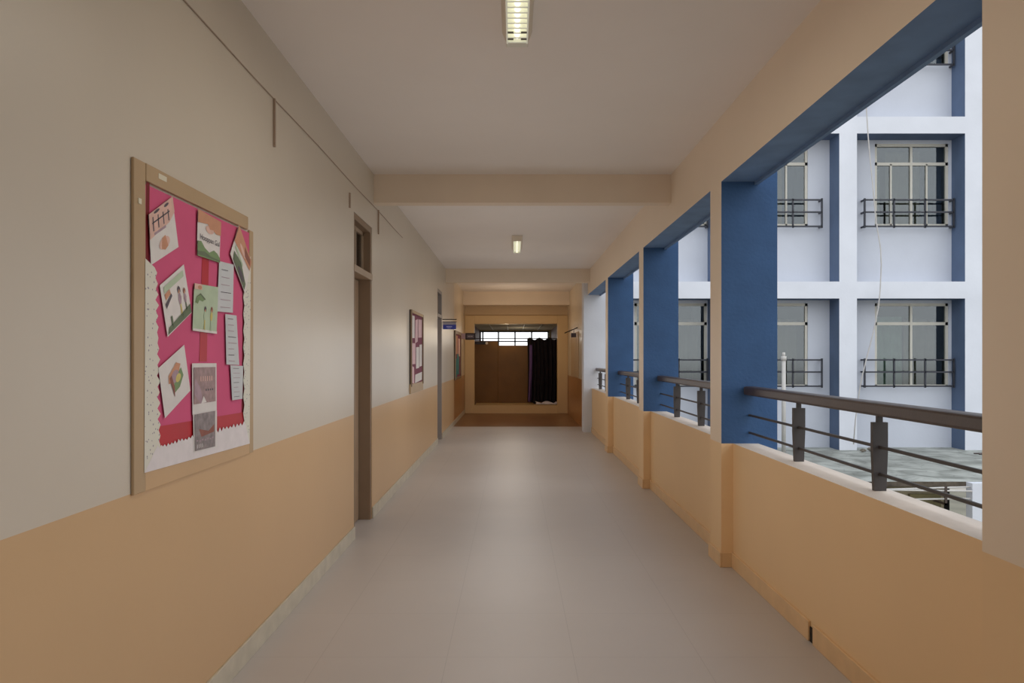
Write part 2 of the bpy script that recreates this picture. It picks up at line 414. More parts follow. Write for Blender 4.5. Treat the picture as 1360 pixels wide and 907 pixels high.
# papers pinned to it; (u, v) runs over the sheet, v downwards
def sheet(quad, mat, label, content, cat='paper', group=None, name='pinned_paper', dx=.0018, mats=()):
    tl, tr, br, bl = [onleft(x, y, XB) for x, y in quad]
    def P(u, v, k): return (tl*(1-u)+tr*u)*(1-v)+(bl*(1-u)+br*u)*v+Vector((dx+k, 0, 0))
    b = MB()
    # slightly curled sheet
    b.grid(lambda u, v: P(u, v, .0015*math.sin(u*3.1)*math.sin(v*3.1)), 4, 4, 0)
    ml = [mat]
    def add(m, poly, k=.0022):
        if m not in ml: ml.append(m)
        b.face([P(u, v, k) for u, v in poly], ml.index(m))
    def text(s, m, u0, v0, u1, v1):
        if m not in ml: ml.append(m)
        cu = bpy.data.curves.new('t', 'FONT'); cu.body = s; ob = bpy.data.objects.new('t', cu); C.objects.link(ob)
        dg = bpy.context.evaluated_depsgraph_get(); me = bpy.data.meshes.new_from_object(ob.evaluated_get(dg))
        xs = [v.co.x for v in me.vertices]; ys = [v.co.y for v in me.vertices]; w, h = max(xs)-min(xs), max(ys)-min(ys)
        mx, my = min(xs), max(ys); i = len(b.v)
        for v in me.vertices: b.v.append(P(u0+(v.co.x-mx)/w*(u1-u0), v0+(my-v.co.y)/h*(v1-v0), .0026))
        for p in me.polygons: b.f.append([i+k for k in p.vertices]); b.m.append(ml.index(m))
        bpy.data.objects.remove(ob); bpy.data.curves.remove(cu); bpy.data.meshes.remove(me)
    content(add, text)
    o = b.build(name, ml); tag(o, label, cat, group)
    return o
def rect(u0, v0, u1, v1): return [(u0, v0), (u1, v0), (u1, v1), (u0, v1)]
def ell(cu, cv, ru, rv, n=14): return [(cu+ru*math.cos(2*math.pi*k/n), cv+rv*math.sin(2*math.pi*k/n)) for k in range(n)]
def figure(add, u, v, h, top, hair='ink', low='yellow'):
    add(low, [(u-.05*h, v), (u-.03*h, v-.45*h), (u+.04*h, v-.45*h), (u+.05*h, v), (u+.015*h, v), (u, v-.3*h), (u-.015*h, v)])
    add(top, [(u-.05*h, v-.42*h), (u-.1*h, v-.6*h), (u-.05*h, v-.76*h), (u+.06*h, v-.76*h), (u+.11*h, v-.6*h), (u+.05*h, v-.42*h)], .0024)
    add('orange', ell(u, v-.84*h, .05*h, .08*h), .0025); add(hair, [(u-.08*h, v-.8*h), (u-.06*h, v-.96*h), (u+.03*h, v-1.0*h), (u+.1*h, v-.9*h), (u+.1*h, v-.74*h), (u+.03*h, v-.9*h)], .0027)
G = 'papers pinned to the large pink board'
def c1(add, text):
    add('peach', [(0, 0), (1, 0), (1, .3), (.75, .42), (0, .5)], .0018)
    for k in range(4): add('ink', rect(.12+.2*k, .1+.02*k, .16+.2*k, .38), .0022)
    add('ink', ell(.3, .04, .12, .03)); add('ink', ell(.7, .06, .1, .03)); add('ink', rect(.1, .2, .8, .23)); add('mauve', rect(.15, .42, .6, .47))
    add('orange', [(.42, .62), (.55, .6), (.62, .84), (.5, .88), (.38, .82)]); add('peach', ell(.5, .74, .2, .12), .002)
sheet([(196.5, 285), (228, 261), (236.5, 328), (200, 352)], 'paper', 'tilted white sheet with peach top and orange drawing, top left on the pink board', c1, group=G)
def c2(add, text):
    add('orange', [(0, 0), (1, 0), (1, .34), (.8, .36), (.6, .3), (.4, .22), (.2, .25), (0, .28)])
    add('peach', ell(.5, .33, .18, .09), .0024); add('orange', [(.4, .2), (.6, .15), (.66, .3), (.5, .32)], .0026)
    add('green', [(0, .68), (.15, .66), (.3, .78), (.5, .85), (.7, .76), (.85, .8), (1, .9), (1, 1), (0, 1)])
    add('dgreen', [(0, .9), (.3, .86), (.6, .93), (1, .95), (1, .98), (0, .97)], .0024)
    text('Hooppan Gul', 'ink', .1, .5, .95, .66)
sheet([(262, 277.5), (292.5, 295), (291, 349), (261, 339)], 'paper', 'poster with orange top, curved lettering and green hill, top middle of the pink board', c2, 'poster', G, 'pinned_poster')
def c3(add, text):
    add('orange', [(0, 0), (1, 0), (.98, .3), (0, .55)]); add('peach', ell(.45, .3, .2, .07), .0024); add('inkred', [(.5, .1), (.9, .05), (.95, .2), (.6, .3)], .0026)
    add('dgreen', [(.1, .75), (.5, .62), (.9, .8), (.9, .98), (.15, .96)]); add('ink', ell(.6, .86, .2, .09), .0026); add('mint', rect(.1, .55, .6, .64))
sheet([(316, 299), (332.5, 348), (324.5, 391), (304.5, 337)], 'paper', 'steeply tilted picture sheet at the top right corner of the pink board', c3, group=G, dx=.004)
def lines(n, v0, v1):
    def f(add, text):
        for k in range(n):
            v = v0+(v1-v0)*k/(n-1); add('ink' if k % 3 == 0 else 'mauve', rect(.15, v, .55+.3*random.random(), v+.012))
    return f
sheet([(290.4, 346.6), (310, 351.4), (308.7, 415.4), (288, 413.5)], 'slip', 'long blank-looking slip right of the upper poster, uppermost of the three slips', lines(6, .15, .9), 'note', G, 'paper_slip')
sheet([(298.5, 417), (313.4, 419), (317, 484.7), (300, 484)], 'slip', 'narrow slip of printed lines, middle one of the three slips', lines(8, .08, .92), 'note', G, 'paper_slip', .0026)
sheet([(305, 485), (322, 486), (321, 529.6), (307.4, 531.6)], 'slip', 'short slip of printed lines, lowest of the three slips', lines(7, .08, .9), 'note', G, 'paper_slip', .0034)
def c5(add, text):
    add('dgreen', [(0.02, .97), (.1, .86), (.4, .84), (.98, .8), (.98, .98)]); add('mint', rect(.1, .08, .9, .2), .0018)
    figure(add, .62, .9, .62, 'mauve', 'ink', 'yellow'); figure(add, .82, .9, .5, 'mauve', 'inkred', 'dgreen')
    add('orange', [(.1, .22), (.3, .2), (.32, .3), (.12, .34)]); add('ink', [(.08, .4), (.34, .3), (.36, .36), (.1, .5)]); add('dgreen', [(.2, .7), (.26, .7), (.26, .95), (.2, .95)])
sheet([(211.5, 379), (243.5, 351), (254, 415), (222, 447.5)], 'paper', 'tilted picture of standing children, middle left of the pink board', c5, 'picture', G, 'pinned_picture')
def c6(add, text):
    add('peach', rect(0, 0, .3, .12)); add('orange', ell(.2, .07, .08, .04), .0024); add('green', [(.05, .4), (.1, .28), (.25, .2), (.42, .3), (.35, .36), (.2, .34), (.15, .42)])
    add('dgreen', [(.08, .28), (.24, .19), (.45, .3), (.42, .33), (.24, .23)], .0026)
    figure(add, .45, .95, .5, 'mint', 'ink', 'yellow'); figure(add, .72, .96, .52, 'yellow', 'inkred', 'mint'); add('paper', rect(0, .95, 1, 1), .0018)
sheet([(257.4, 376), (289.6, 381.5), (287, 443.4), (255, 439)], 'mint', 'pale green picture of two children, centre of the pink board', c6, 'picture', G, 'pinned_picture')
def c9(add, text):
    add('orange', [(.28, .3), (.6, .18), (.75, .28), (.6, .45), (.4, .5), (.25, .45)]); add('mauve', ell(.5, .42, .14, .12), .0026)
    add('green', [(.45, .45), (.75, .36), (.8, .55), (.62, .7), (.42, .72)], .0024); add('yellow', ell(.6, .5, .1, .08), .003); add('inkred', [(.3, .36), (.38, .34), (.44, .62), (.4, .8)], .003)
sheet([(209.6, 489), (244, 457.7), (252.3, 518.6), (218.4, 555.5)], 'paper', 'tilted white sheet with a small coloured drawing, lower left of the pink board', c9, 'picture', G, 'pinned_picture')
def c10(add, text):
    add('sepia', rect(.04, .08, .93, .8)); add('mauve', [(.1, .3), (.3, .5), (.4, .8), (.3, .8), (.05, .6)], .0024); add('paper', [(.32, .8), (.42, .66), (.54, .79)], .0028)
    for k in range(6): add('peach', rect(.3+.09*k, .26, .33+.09*k, .36), .0026)
    for k in range(4): add('ink', rect(.5+.09*k, .52, .55+.09*k, .56), .0026)
sheet([(254.5, 482.5), (287, 482.3), (287.3, 545), (255, 551)], 'paper', 'white sheet with sepia photo, above the grey photo sheet', c10, 'photo sheet', G, 'photo_sheet')
def c11(add, text):
    add('greyph', rect(.04, .0, .9, .96)); add('inkred', [(.2, .4), (.6, .5), (.85, .35), (.85, .55), (.3, .62)], .0024)
    for k in range(7): add('mauve', rect(.1+.11*k, .68+.02*(k % 2), .16+.11*k, .72+.02*(k % 2)), .0026)
    for k in range(4): add('paper', rect(.12+.07*k, .8, .14+.07*k, .9), .0026)
sheet([(255.6, 551), (287.3, 545), (287.2, 594), (256.4, 601.5)], 'paper', 'sheet with dark grey photo, hanging below the sepia photo sheet', c11, 'photo sheet', G, 'photo_sheet', .0026)

# ------------------------------------------------------------------ far boards on the left wall
root = empty('bulletin_board', (XL, 9.44, 1.0))
tag(root, 'narrow-looking bulletin board with plum backing and pale strips between the two doors', 'bulletin board', 'boards on the left wall')
ya, yb, za, zb = 8.86, 10.03, 1.07, 2.0
b = MB(); b.box(XL+.001, XL+.012, ya, yb, za, zb); b.build('backing', 'plum', root)
for q in ((ya, ya+.04, za, zb), (yb-.04, yb, za, zb)):
    b = MB(); b.box(XL+.001, XL+.03, *q); b.build('frame_stile', 'brown', root)
b = MB(); b.box(XL+.001, XL+.03, ya+.04, yb-.04, zb-.035, zb); b.build('frame_rail', 'frame', root)
b = MB(); b.box(XL+.001, XL+.02, ya-.02, yb+.02, .985, za+.03); b.build('lower_panel', 'frame', root)
k = 0
for (y0, y1, z0, z1, m) in ((8.93, 9.22, 1.66, 1.94, 'paper'), (9.27, 9.52, 1.60, 1.92, 'pinkl'), (9.58, 9.94, 1.68, 1.93, 'pinkl'), (8.97, 9.3, 1.34, 1.6, 'pinkl'),
                            (9.36, 9.66, 1.28, 1.56, 'paper'), (9.7, 9.95, 1.3, 1.6, 'paper'), (8.94, 9.2, 1.12, 1.3, 'pinkl'), (9.26, 9.95, 1.1, 1.23, 'paper')):
    b = MB(); t = random.uniform(-.03, .03)
    b.face([(XL+.014, y0, z0), (XL+.014, y1, z0+t), (XL+.014, y1+t, z1), (XL+.014, y0+t, z1-t)])
    tag(b.build('pinned_paper', m), 'small pale sheet pinned on the plum board between the two doors', 'paper', 'sheets on the plum board')
root = empty('bulletin_board', (XL, 16.3, .93))
tag(root, 'farthest wall board on the left with brown edge and teal cloth, beyond the blue sign', 'bulletin board', 'boards on the left wall')
b = MB(); b.box(XL+.001, XL+.012, 15.5, 17.2, .95, 2.0); b.build('backing', 'plum', root)
b = MB()
for q in ((15.5, 15.58, .95, 2.0), (17.12, 17.2, .95, 2.0), (15.58, 17.12, 1.93, 2.0), (15.58, 17.12, .95, 1.0)): b.box(XL+.001, XL+.035, *q)
b.build('frame', 'brown', root)
for (y0, y1, z0, z1, m) in ((15.7, 16.1, 1.0, 1.4, 'teal'), (16.2, 16.7, 1.05, 1.5, 'teal'), (15.7, 16.3, 1.5, 1.9, 'orange'), (16.5, 17.0, 1.45, 1.85, 'peach')):
    b = MB(); b.box(XL+.012, XL+.018, y0, y1, z0, z1); b.build('cloth_panel', m, root)

# ------------------------------------------------------------------ hanging signs
y = 12.98
r = empty('hanging_sign', (XL, y, 1.92))
tag(r, 'small blue sign on a dark bracket beside the second door on the left', 'sign', 'signs sticking out of the left wall')
b = MB(); b.box(XL+.001, -1.0, y-.012, y+.012, 2.085, 2.1); b.box(XL+.001, -1.0, y-.01, y+.01, 2.045, 2.055); b.build('bracket', 'dark', r)
b = MB(); b.box(XL+.01, -1.01, y-.008, y+.008, 1.92, 2.0); b.build('blue_panel', 'signblue', r, bevel=.002)
b = MB(); b.box(XL+.01, -1.01, y-.008, y+.008, 2.0, 2.044); b.build('grey_panel', 'signgrey', r)
b = MB(); b.box(-1.18, -1.08, y-.0095, y-.0085, 1.955, 1.975); b.box(-1.16, -1.10, y-.0095, y-.0085, 1.935, 1.943); b.build('lettering', 'signlite', r)
y = 17.35
r = empty('hanging_sign', (XL, y, 1.84))
tag(r, 'black sign on a pale bracket, in front of the beige portal', 'sign', 'signs sticking out of the left wall')
b = MB(); b.box(XL+.001, -1.13, y-.012, y+.012, 1.86, 1.99); b.build('bracket', 'mauve', r)
b = MB(); b.box(-1.13, -.89, y-.015, y+.015, 1.84, 2.0); b.build('panel', 'signdark', r, bevel=.003)
b = MB(); b.box(-1.10, -.93, y-.0165, y-.0155, 1.875, 1.965); b.build('inner_panel', 'ink', r)
b = MB(); b.box(-1.07, -1.02, y-.018, y-.017, 1.91, 1.93); b.box(-1.01, -.96, y-.018, y-.017, 1.91, 1.93); b.build('lettering', 'signgrey', r)
y = 19.3
r = empty('wall_bracket', (-1.1, y, 1.75))
tag(r, 'short dark bar with a white end knob, sticking out inside the portal', 'bracket')
b = MB(); b.box(-1.1, -.72, y-.015, y+.015, 1.765, 1.84); b.build('bar', 'signdark', r, bevel=.003)
b = MB(); b.tube([(-.70, y-.03, 1.80), (-.70, y-.015, 1.80), (-.70, y+.015, 1.80)], .035, 12); b.build('knob', 'bulb', r)
y = 15.9
r = empty('hanging_sign', (1.385, y, 1.85))
tag(r, 'small dark sign with a slanted arm on the right wall near the portal', 'sign')
b = MB(); b.tube([(1.384, y, 2.07), (1.10, y, 1.95)], .012, 6); b.build('arm', 'dark', r)
b = MB(); b.box(1.24, 1.35, y-.01, y+.01, 1.86, 1.95); b.tube([(1.3, y, 1.95), (1.3, y, 2.03)], .006, 6); b.build('panel', 'ink', r)
# pale notice panel on the right wall
b = MB(); b.box(1.372, 1.384, 15.6, 17.6, .99, 1.98)
r = b.build('notice_board', 'frame', bevel=.004); tag(r, 'tan notice board on the right wall just before the portal', 'bulletin board')

# ------------------------------------------------------------------ ceiling lights
def light(yn, yf, xc, lab):
    zt, zb = ZC, 2.995
    r = empty('ceiling_light', (xc, (yn+yf)/2, zt)); tag(r, lab, 'ceiling light', 'tube lights on the corridor ceiling')
    b = MB(); w0, w1 = .076, .055
    b.hexa([(xc-w1, yn, zb+.012), (xc+w1, yn, zb+.012), (xc+w1, yf, zb+.012), (xc-w1, yf, zb+.012),
            (xc-w0, yn, zt-.001), (xc+w0, yn, zt-.001), (xc+w0, yf, zt-.001), (xc-w0, yf, zt-.001)])
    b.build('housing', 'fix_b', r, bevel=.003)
    b = MB()
    b.box(xc-w1+.002, xc-w1+.010, yn+.02, yf-.05, zb-.014, zb+.012); b.box(xc+w1-.010, xc+w1-.002, yn+.02, yf-.05, zb-.014, zb+.012)
    n = 22
    for k in range(n):
        yy = yn+.05+(yf-.12-yn)*k/(n-1); b.box(xc-w1+.01, xc+w1-.01, yy, yy+.012, zb-.014, zb+.004)
    b.build('louvre', 'louvre', r)
    b = MB(); b.box(xc-w1+.012, xc+w1-.012, yn+.02, yf-.05, zb+.009, zb+.0115); b.build('reflector', 'louvre', r)
    b = MB(); b.tube([(xc, yn+.03, zb+.001), (xc, yf-.10, zb+.001)], .013, 10); b.build('tube', 'tube', r, smooth=True)
    for s in (-1, 1):
        for q in (.055, .13): 
            b = MB(); b.box(xc+s*.018, xc+s*.046, yf-.05-q-.010, yf-.05-q+.010, zb-.0155, zb-.0145); b.build('slot', 'slot', r)
    b = MB(); b.box(xc-w1, xc+w1, yf-.05, yf, zb-.012, zb+.012); b.build('end_cap', 'fix', r, bevel=.004)
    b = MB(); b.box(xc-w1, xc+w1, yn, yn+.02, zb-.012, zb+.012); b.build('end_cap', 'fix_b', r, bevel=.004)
    L = bpy.data.lights.new('tube_lamp', 'AREA'); L.shape = 'RECTANGLE'; L.size = .09; L.size_y = yf-yn-.1; L.energy = 8 if yn < 5 else 4; L.color = (1, .93, .8)
    o = bpy.data.objects.new('tube_lamp', L); C.objects.link(o); o.location = (xc, (yn+yf)/2, zb-.045)
light(2.5, 3.72, .018, 'lit white louvred tube light at the top of the photo, nearer of the two')
light(9.9, 11.06, .05, 'small lit tube light on the ceiling beyond the first beam')

# ------------------------------------------------------------------ railings of the open side
def railing(y0, y1, posts, lab):
    r = empty('balcony_railing', (1.6, (y0+y1)/2, ZP)); tag(r, lab, 'railing', 'dark railings on the corridor parapet')
    X = 1.60
    b = MB(); b.box(X-.042, X+.042, y0+.002, y1-.002, 1.168, 1.226); b.build('top_rail', 'rail', r, bevel=.012)
    for z in (1.03, .912):
        b = MB(); b.box(X-.007, X+.007, y0+.002, y1-.002, z-.007, z+.007); b.build('rail_bar', 'post', r, bevel=.003)
    for y in posts:
        b = MB(); t = .011
        b.hexa([(X-.026, y-t, ZP+.001), (X+.026, y-t, ZP+.001), (X+.026, y+t, ZP+.001), (X-.026, y+t, ZP+.001),
                (X-.033, y-t, ZP+.17), (X+.033, y-t, ZP+.17), (X+.033, y+t, ZP+.17), (X-.033, y+t, ZP+.17)])
        b.hexa([(X-.033, y-t, ZP+.17), (X+.033, y-t, ZP+.17), (X+.033, y+t, ZP+.17), (X-.033, y+t, ZP+.17),
                (X-.033, y-t, 1.138), (X+.033, y-t, 1.138), (X+.033, y+t, 1.138), (X-.033, y+t, 1.138)])
        p = b.build('post', 'post', r)
        b = MB(); b.box(X-.012, X+.012, y-.008, y+.008, 1.138, 1.17); b.build('post_neck', 'post', p)
rl = ['dark brown railing at the right edge of the photo, behind the viewer', 'dark railing of the bay level with the viewer',
      'long dark brown railing of the nearest bay, at lower right', 'dark railing between the second and third nearest pillars',
      'small dark railing between the third and fourth pillars', 'smallest and farthest dark railing against the white corner wall']
for k, (a, d) in enumerate(bays[1:]):
    L = d-a
    if k == 2: ps = [2.32, 3.228, 4.14]
    elif k == 3: ps = [8.01-.95*j-.8 for j in (2, 1, 0)]; ps = [5.36, 6.29, 7.22]
    else: ps = [a+L*(j+.5)/3 for j in range(3)]
    if k == 4: ps = [8.5, 9.4, 10.3]
    if k == 5: ps = [11.75, 12.67, 13.6]
    if k >= 2: railing(a, d, ps, rl[k])

# ------------------------------------------------------------------ end portal and the room behind
b = MB(); yp = YE
b.box(XL, 1.34, yp+.02, yp+.24, 2.44, ZC); b.box(1.34, 1.385, yp+.02, yp+.24, 0, ZC); struct(b.build('wall_back', 'endwall'))
b = MB(); b.box(XL, 1.385, 18.3, 18.8, 2.73, ZC); struct(b.build('trim_6', 'beam'))
b = MB(); b.box(XL+.004, -1.0, yp-.05, yp+.2, 0, 2.497); b.box(1.12, 1.384, yp-.05, yp+.2, 0, 2.497); b.box(-1.0, 1.12, yp-.05, yp+.2, 2.285, 2.497)
struct(b.build('trim_5', 'portal', bevel=.01))
b = MB(); b.box(-1.0, 1.12, yp-.02, 24.2, -.1, .2); struct(b.build('floor_room', 'portal'))
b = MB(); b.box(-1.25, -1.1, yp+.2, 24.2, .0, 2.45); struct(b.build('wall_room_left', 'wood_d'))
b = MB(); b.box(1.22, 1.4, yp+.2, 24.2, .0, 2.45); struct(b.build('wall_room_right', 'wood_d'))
b = MB(); b.box(-1.1, 1.22, yp+.2, 24.2, 2.33, 2.43)
for X in (-.66, -.18, .30, .78): b.box(X-.012, X+.012, yp+.2, 24.0, 2.32, 2.33, 1)
for Y in (20, 20.6, 21.2, 21.8, 22.4, 23.0, 23.6): b.box(-1.1, 1.22, Y-.012, Y+.012, 2.321, 2.33, 1)
struct(b.build('ceiling_room', ['tile', 'tbar']))
b = MB(); b.box(-1.1, 1.22, 24.0, 24.2, .2, 1.62); b.box(-1.1, 1.22, 24.0, 24.2, 2.285, 2.33); b.box(1.16, 1.22, 24.0, 24.2, 1.6, 2.3); struct(b.build('wall_room_end', 'tile'))
r = empty('window_1', (.05, 24.05, 1.62)); r['kind'] = 'structure'
b = MB()
for X in (-1.08, -1.0, -.49, .05, .59, 1.13): b.box(X-.022, X+.022, 24.02, 24.08, 1.62, 2.285)
for z in (1.64, 1.95, 2.265): b.box(-1.1, 1.16, 24.02, 24.08, z-.018, z+.018)
b.build('frame', 'grille', r)
b = MB(); b.box(-1.1, 1.16, 24.045, 24.05, 1.62, 2.285); b.build('pane', 'glass_clear' if 'glass_clear' in M else 'glass', r)
b = MB(); b.box(-1.06, -.42, 19.92, 19.97, .2, 1.86); b.box(-.42, 1.19, 19.93, 19.97, .2, 1.75)
tag(b.build('wood_partition', 'wood', bevel=.006), 'dark brown wooden partition board filling the room behind the portal', 'partition')
b = MB(); b.tube([(-1.09, 19.42, 1.925), (1.21, 19.42, 1.925)], .010, 8)
tag(b.build('curtain_rod', 'post', smooth=True), 'thin dark rod stretched across the portal room, carrying the black curtain', 'curtain rod')
r = empty('curtain', (.75, 19.42, .24)); tag(r, 'black and purple curtain hanging beside the brown partition', 'curtain')
def cur(x0, x1, z0, z1, amp, fr, ph, yb):
    return lambda u, v: (x0+(x1-x0)*u+.02*math.sin(v*3+ph), yb+amp*math.sin(u*fr+ph)*(.6+.4*v)+.012*math.sin(u*fr*2.3+v*2), z1-(z1-z0)*v+.03*math.sin(u*19+ph)*(1 if v < .02 or v > .98 else 0))
b = MB(); b.grid(cur(.36, 1.14, .24, 1.92, .05, 46, 0, 19.42), 110, 14); b.build('drape', 'velvet', r, smooth=True)
b = MB(); b.grid(cur(.40, .47, .27, 1.75, .03, 9, 1, 19.36), 8, 10); b.build('lining', 'lilac', r, smooth=True)
b = MB()
b.grid(lambda u, v: (.58+.56*u+.02*math.sin(v*9), 19.15+.2*v, .205+.075*math.sin(v*3.14)*(.6+.4*math.sin(u*11+v*4)) + .01), 16, 8)
tag(b.build('white_cloth', 'cloth', smooth=True), 'crumpled white cloth on the floor below the black curtain', 'cloth')

# ------------------------------------------------------------------ the other wing, facing the viewer
YF, YW = 14.2, 14.64
bd = empty('building', (5.5, YF, -.36))
tag(bd, 'white building wing with blue recesses, windows and small grilles outside the corridor', 'building')
cols = [1.43, 3.85, 6.27, 8.69, 11.11]
ZG = -.36; ZT = 12.4
bandz = [(2.56, 2.885), (5.735, 6.06), (8.91, 9.235), (12.08, 12.4)]
b = MB(); b.box(1.335, 1.77, 14.02, 14.40, -.36, ZT); b.build('corner_pilaster', 'white', bd)
for X in cols[0:]:
    x0 = X; x1 = X+.34
    prev = ZG
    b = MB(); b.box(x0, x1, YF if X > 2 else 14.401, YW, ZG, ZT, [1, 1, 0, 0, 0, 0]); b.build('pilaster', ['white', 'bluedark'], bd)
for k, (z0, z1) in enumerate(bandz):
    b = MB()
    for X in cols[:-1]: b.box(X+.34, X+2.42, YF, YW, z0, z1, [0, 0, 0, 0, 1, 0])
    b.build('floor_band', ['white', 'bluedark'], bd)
wb = [(0.85, 2.50), (4.04, 5.665), (7.22, 8.84)]
rb = [(.86, 1.376), (4.0, 4.52), (7.18, 7.70)]
wb_side = {0: (2.40, 3.84), 1: (4.42, 5.84), 2: (7.17, 8.63), 3: (9.3, 10.7)}
rb_side = {0: (2.05, 3.81), 1: (4.28, 6.06), 2: (6.90, 8.65), 3: (9.2, 11.0)}
b = MB()
floors = [ZG, 2.885, 6.06, 9.235]
for j in range(4):
    X0, X1 = cols[j]+.34, cols[j+1]; wx0, wx1 = wb_side[j]
    for k in range(3):
        z0, z1 = (ZG if k == 0 else floors[k]), bandz[k][0]; a, d = wb[k]
        b.box(X0, wx0, YW, YW+.12, z0, z1); b.box(wx1, X1, YW, YW+.12, z0, z1)
        b.box(wx0, wx1, YW, YW+.12, z0, a); b.box(wx0, wx1, YW, YW+.12, d, z1)
    b.box(X0, X1, YW, YW+.12, 9.235, 12.08)
for j in range(5): b.box(cols[j], cols[j]+.34, YW, YW+.12, ZG, ZT)
for z0, z1 in bandz: b.box(1.77, 11.11, YW, YW+.12, z0, z1)
b.build('facade_wall', 'white_shade', bd)
b = MB(); b.box(1.62, 11.6, 16.2, 16.4, -1.0, 12.4); b.box(1.62, 11.6, YW+.12, 16.2, 12.3, 12.4)
for z in floors: b.box(1.62, 11.6, YW+.12, 16.2, z-.3, z-.02)
b.box(1.62, 1.75, YW+.12, 16.2, -.36, 12.3); b.box(11.4, 11.6, YW+.12, 16.2, -.36, 12.3); b.box(8.7, 8.85, YW+.12, 16.2, -.36, 12.3); b.box(3.9, 4.0, YW+.12, 16.2, -.36, 12.3)
b.build('rooms', 'room', bd)
def pleat(x0, x1, z0, z1, Y, amp=.03, fr=28): return lambda u, v: (x0+(x1-x0)*u, Y+amp*math.sin(u*fr*(x1-x0)), z0+(z1-z0)*v)
for j in range(4):
    for k in range(3):
        x0, x1 = wb_side[j]; z0, z1 = wb[k]; zt = z0+(z1-z0)*.755
        w = .035; b = MB(); ya, yb = YW+.02, YW+.07
        for q in ((x0, x0+w+.015, z0, z1), (x1-w-.015, x1, z0, z1), (x0, x1, z0, z0+w), (x0, x1, z1-w-.02, z1), (x0, x1, zt-.03, zt+.03)):
            b.box(q[0], q[1], ya, yb, q[2], q[3])
        xm = (x0+x1)/2
        b.box(xm-.022, xm+.022, ya-.004, yb, z0, z1)
        if k != 0:
            for X in (x0+.33, x1-.42): b.box(X-.016, X+.016, ya, yb, z0, zt)
        fo = b.build('window', 'upvc', bd)
        g = MB(); g.box(x0+.02, x1-.02, YW+.045, YW+.05, z0+.02, z1-.02); g.build('pane', 'glass', fo)
        cb = MB()
        if k == 0:
            cb.grid(pleat(x0+.02, xm-.04, z0, z1-.25, YW+.30), 40, 1, 0); cb.grid(pleat(xm+.02, x1-.1, z0, z1-.3, YW+.35), 40, 1, 1)
            cb.build('curtain', ['cur_green', 'cur_grey'], fo, smooth=True)
        else:
            cb.grid(pleat(x0+.33, x1-.43, z0, z1-.1, YW+.25), 40, 1, 0); cb.grid(pleat(x1-.41, x1, z0, zt, YW+.28), 20, 1, 1); cb.grid(pleat(x0, x0+.3, z0, zt, YW+.4), 20, 1, 2)
            cb.build('curtain', ['cur_grey', 'cur_blue', 'slip'], fo, smooth=True)
        # little grille in front of the sill
        x0, x1 = rb_side[j]; z0, z1 = rb[k]; y0 = YF+.3; t = .015
        b = MB()
        for z in (z0, (z0+z1)/2+.02, z1):
            b.box(x0, x1, y0-t, y0+t, z-t, z+t)
            for X in (x0, x1):
                if cols[j]+.34 < X < cols[j+1]: b.box(X-t, X+t, y0, YW, z-t, z+t)
        for X in (x0, x0+(x1-x0)*.33, x0+(x1-x0)*.68, x1): b.box(X-t, X+t, y0-t, y0+t, z0-.03, z1+.03)
        b.build('window_grille', 'grille', bd)

# terrace between the wings
b = MB(); b.box(1.75, 16, 10.6, YF, -.43, ZG, [0, 0, 1, 0, 1, 0]); b.box(1.77, 11.11, YF, YW, -.43, ZG); struct(b.build('terrace_slab', ['terrace', 'edge']))
b = MB(); b.box(1.75, 6.27, 10.75, 10.95, -4, -.43); b.box(6.5, 16, 10.45, 10.598, -4, -.362, 1); b.box(5.75, 6.2, 10.70, 10.749, -1.6, -.56, 2)
b.box(6.27, 6.5, 11.0, 11.05, -4, -.43, 3)
b.box(4.2, 5.15, 10.735, 10.749, -1.5, -.62, 3)
struct(b.build('wall_lower', ['fascia', 'white', 'olive', 'black']))
b = MB(); b.box(-3, 30, -12, 30, -4.2, -4.0); struct(b.build('ground', 'ground'))
for (z, x0, x1, dz, yy) in ((-.42, 4.8, 6.49, .05, 10.5), (-.47, 5.0, 6.49, -.02, 10.45), (-.58, 4.5, 6.49, .03, 10.48)):
    b = MB(); b.tube([(x0, yy, z-dz), (x1, yy, z)], .013, 8)
    lab = {-.42: 'topmost pale pipe', -.47: 'middle pale pipe', -.58: 'lowest pale pipe'}[z]
    tag(b.build('pipe', 'pipe', smooth=True), lab+' of three along the edge of the grey terrace', 'pipe', 'pipes along the terrace edge')
# bracket arms carrying the pipes
for i, X in enumerate((5.2, 6.1)):
    b = MB(); b.box(X-.015, X+.015, 10.40, 10.74, -.66, -.63); b.box(X-.015, X+.015, 10.40, 10.42, -.66, -.40)
    tag(b.build('pipe_bracket', 'rail'), 'small dark bracket under the pipes at the terrace edge', 'bracket', 'brackets of the terrace pipes')
# vent pipe, hanging cable, rubble
r = empty('vent_pipe', (5.09, 13.9, ZG)); tag(r, 'white upright vent pipe with cap on the terrace beside the blue pillar', 'pipe')
b = MB(); b.tube([(5.09, 13.9, ZG), (5.09, 13.9, 1.38)], .038, 14); b.build('shaft', 'pipe', r, smooth=True)
b = MB(); b.tube([(5.09, 13.9, 1.37), (5.09, 13.9, 1.45)], .05, 14); b.tube([(5.09, 13.9, 1.45), (5.09, 13.9, 1.52)], .028, 14); b.build('cap', 'pipe', r, smooth=True)
pts = [(1150, 60), (1150.5, 142), (1153, 181), (1156, 215), (1159, 245), (1163, 290), (1169.5, 330), (1170.5, 352), (1169, 385), (1166.6, 409), (1159, 445), (1150.8, 476.5), (1145, 500), (1141.7, 517), (1136, 558), (1133.6, 590)]
def at(px, py, Y): return ((px-VX)/F*Y, Y, H-(py-VY)/F*Y)
b = MB(); b.tube([at(x, y, 14.05) for x, y in pts], .011, 6)
tag(b.build('hanging_cable', 'cable', smooth=True), 'pale loose cable hanging down the white building wing', 'cable')
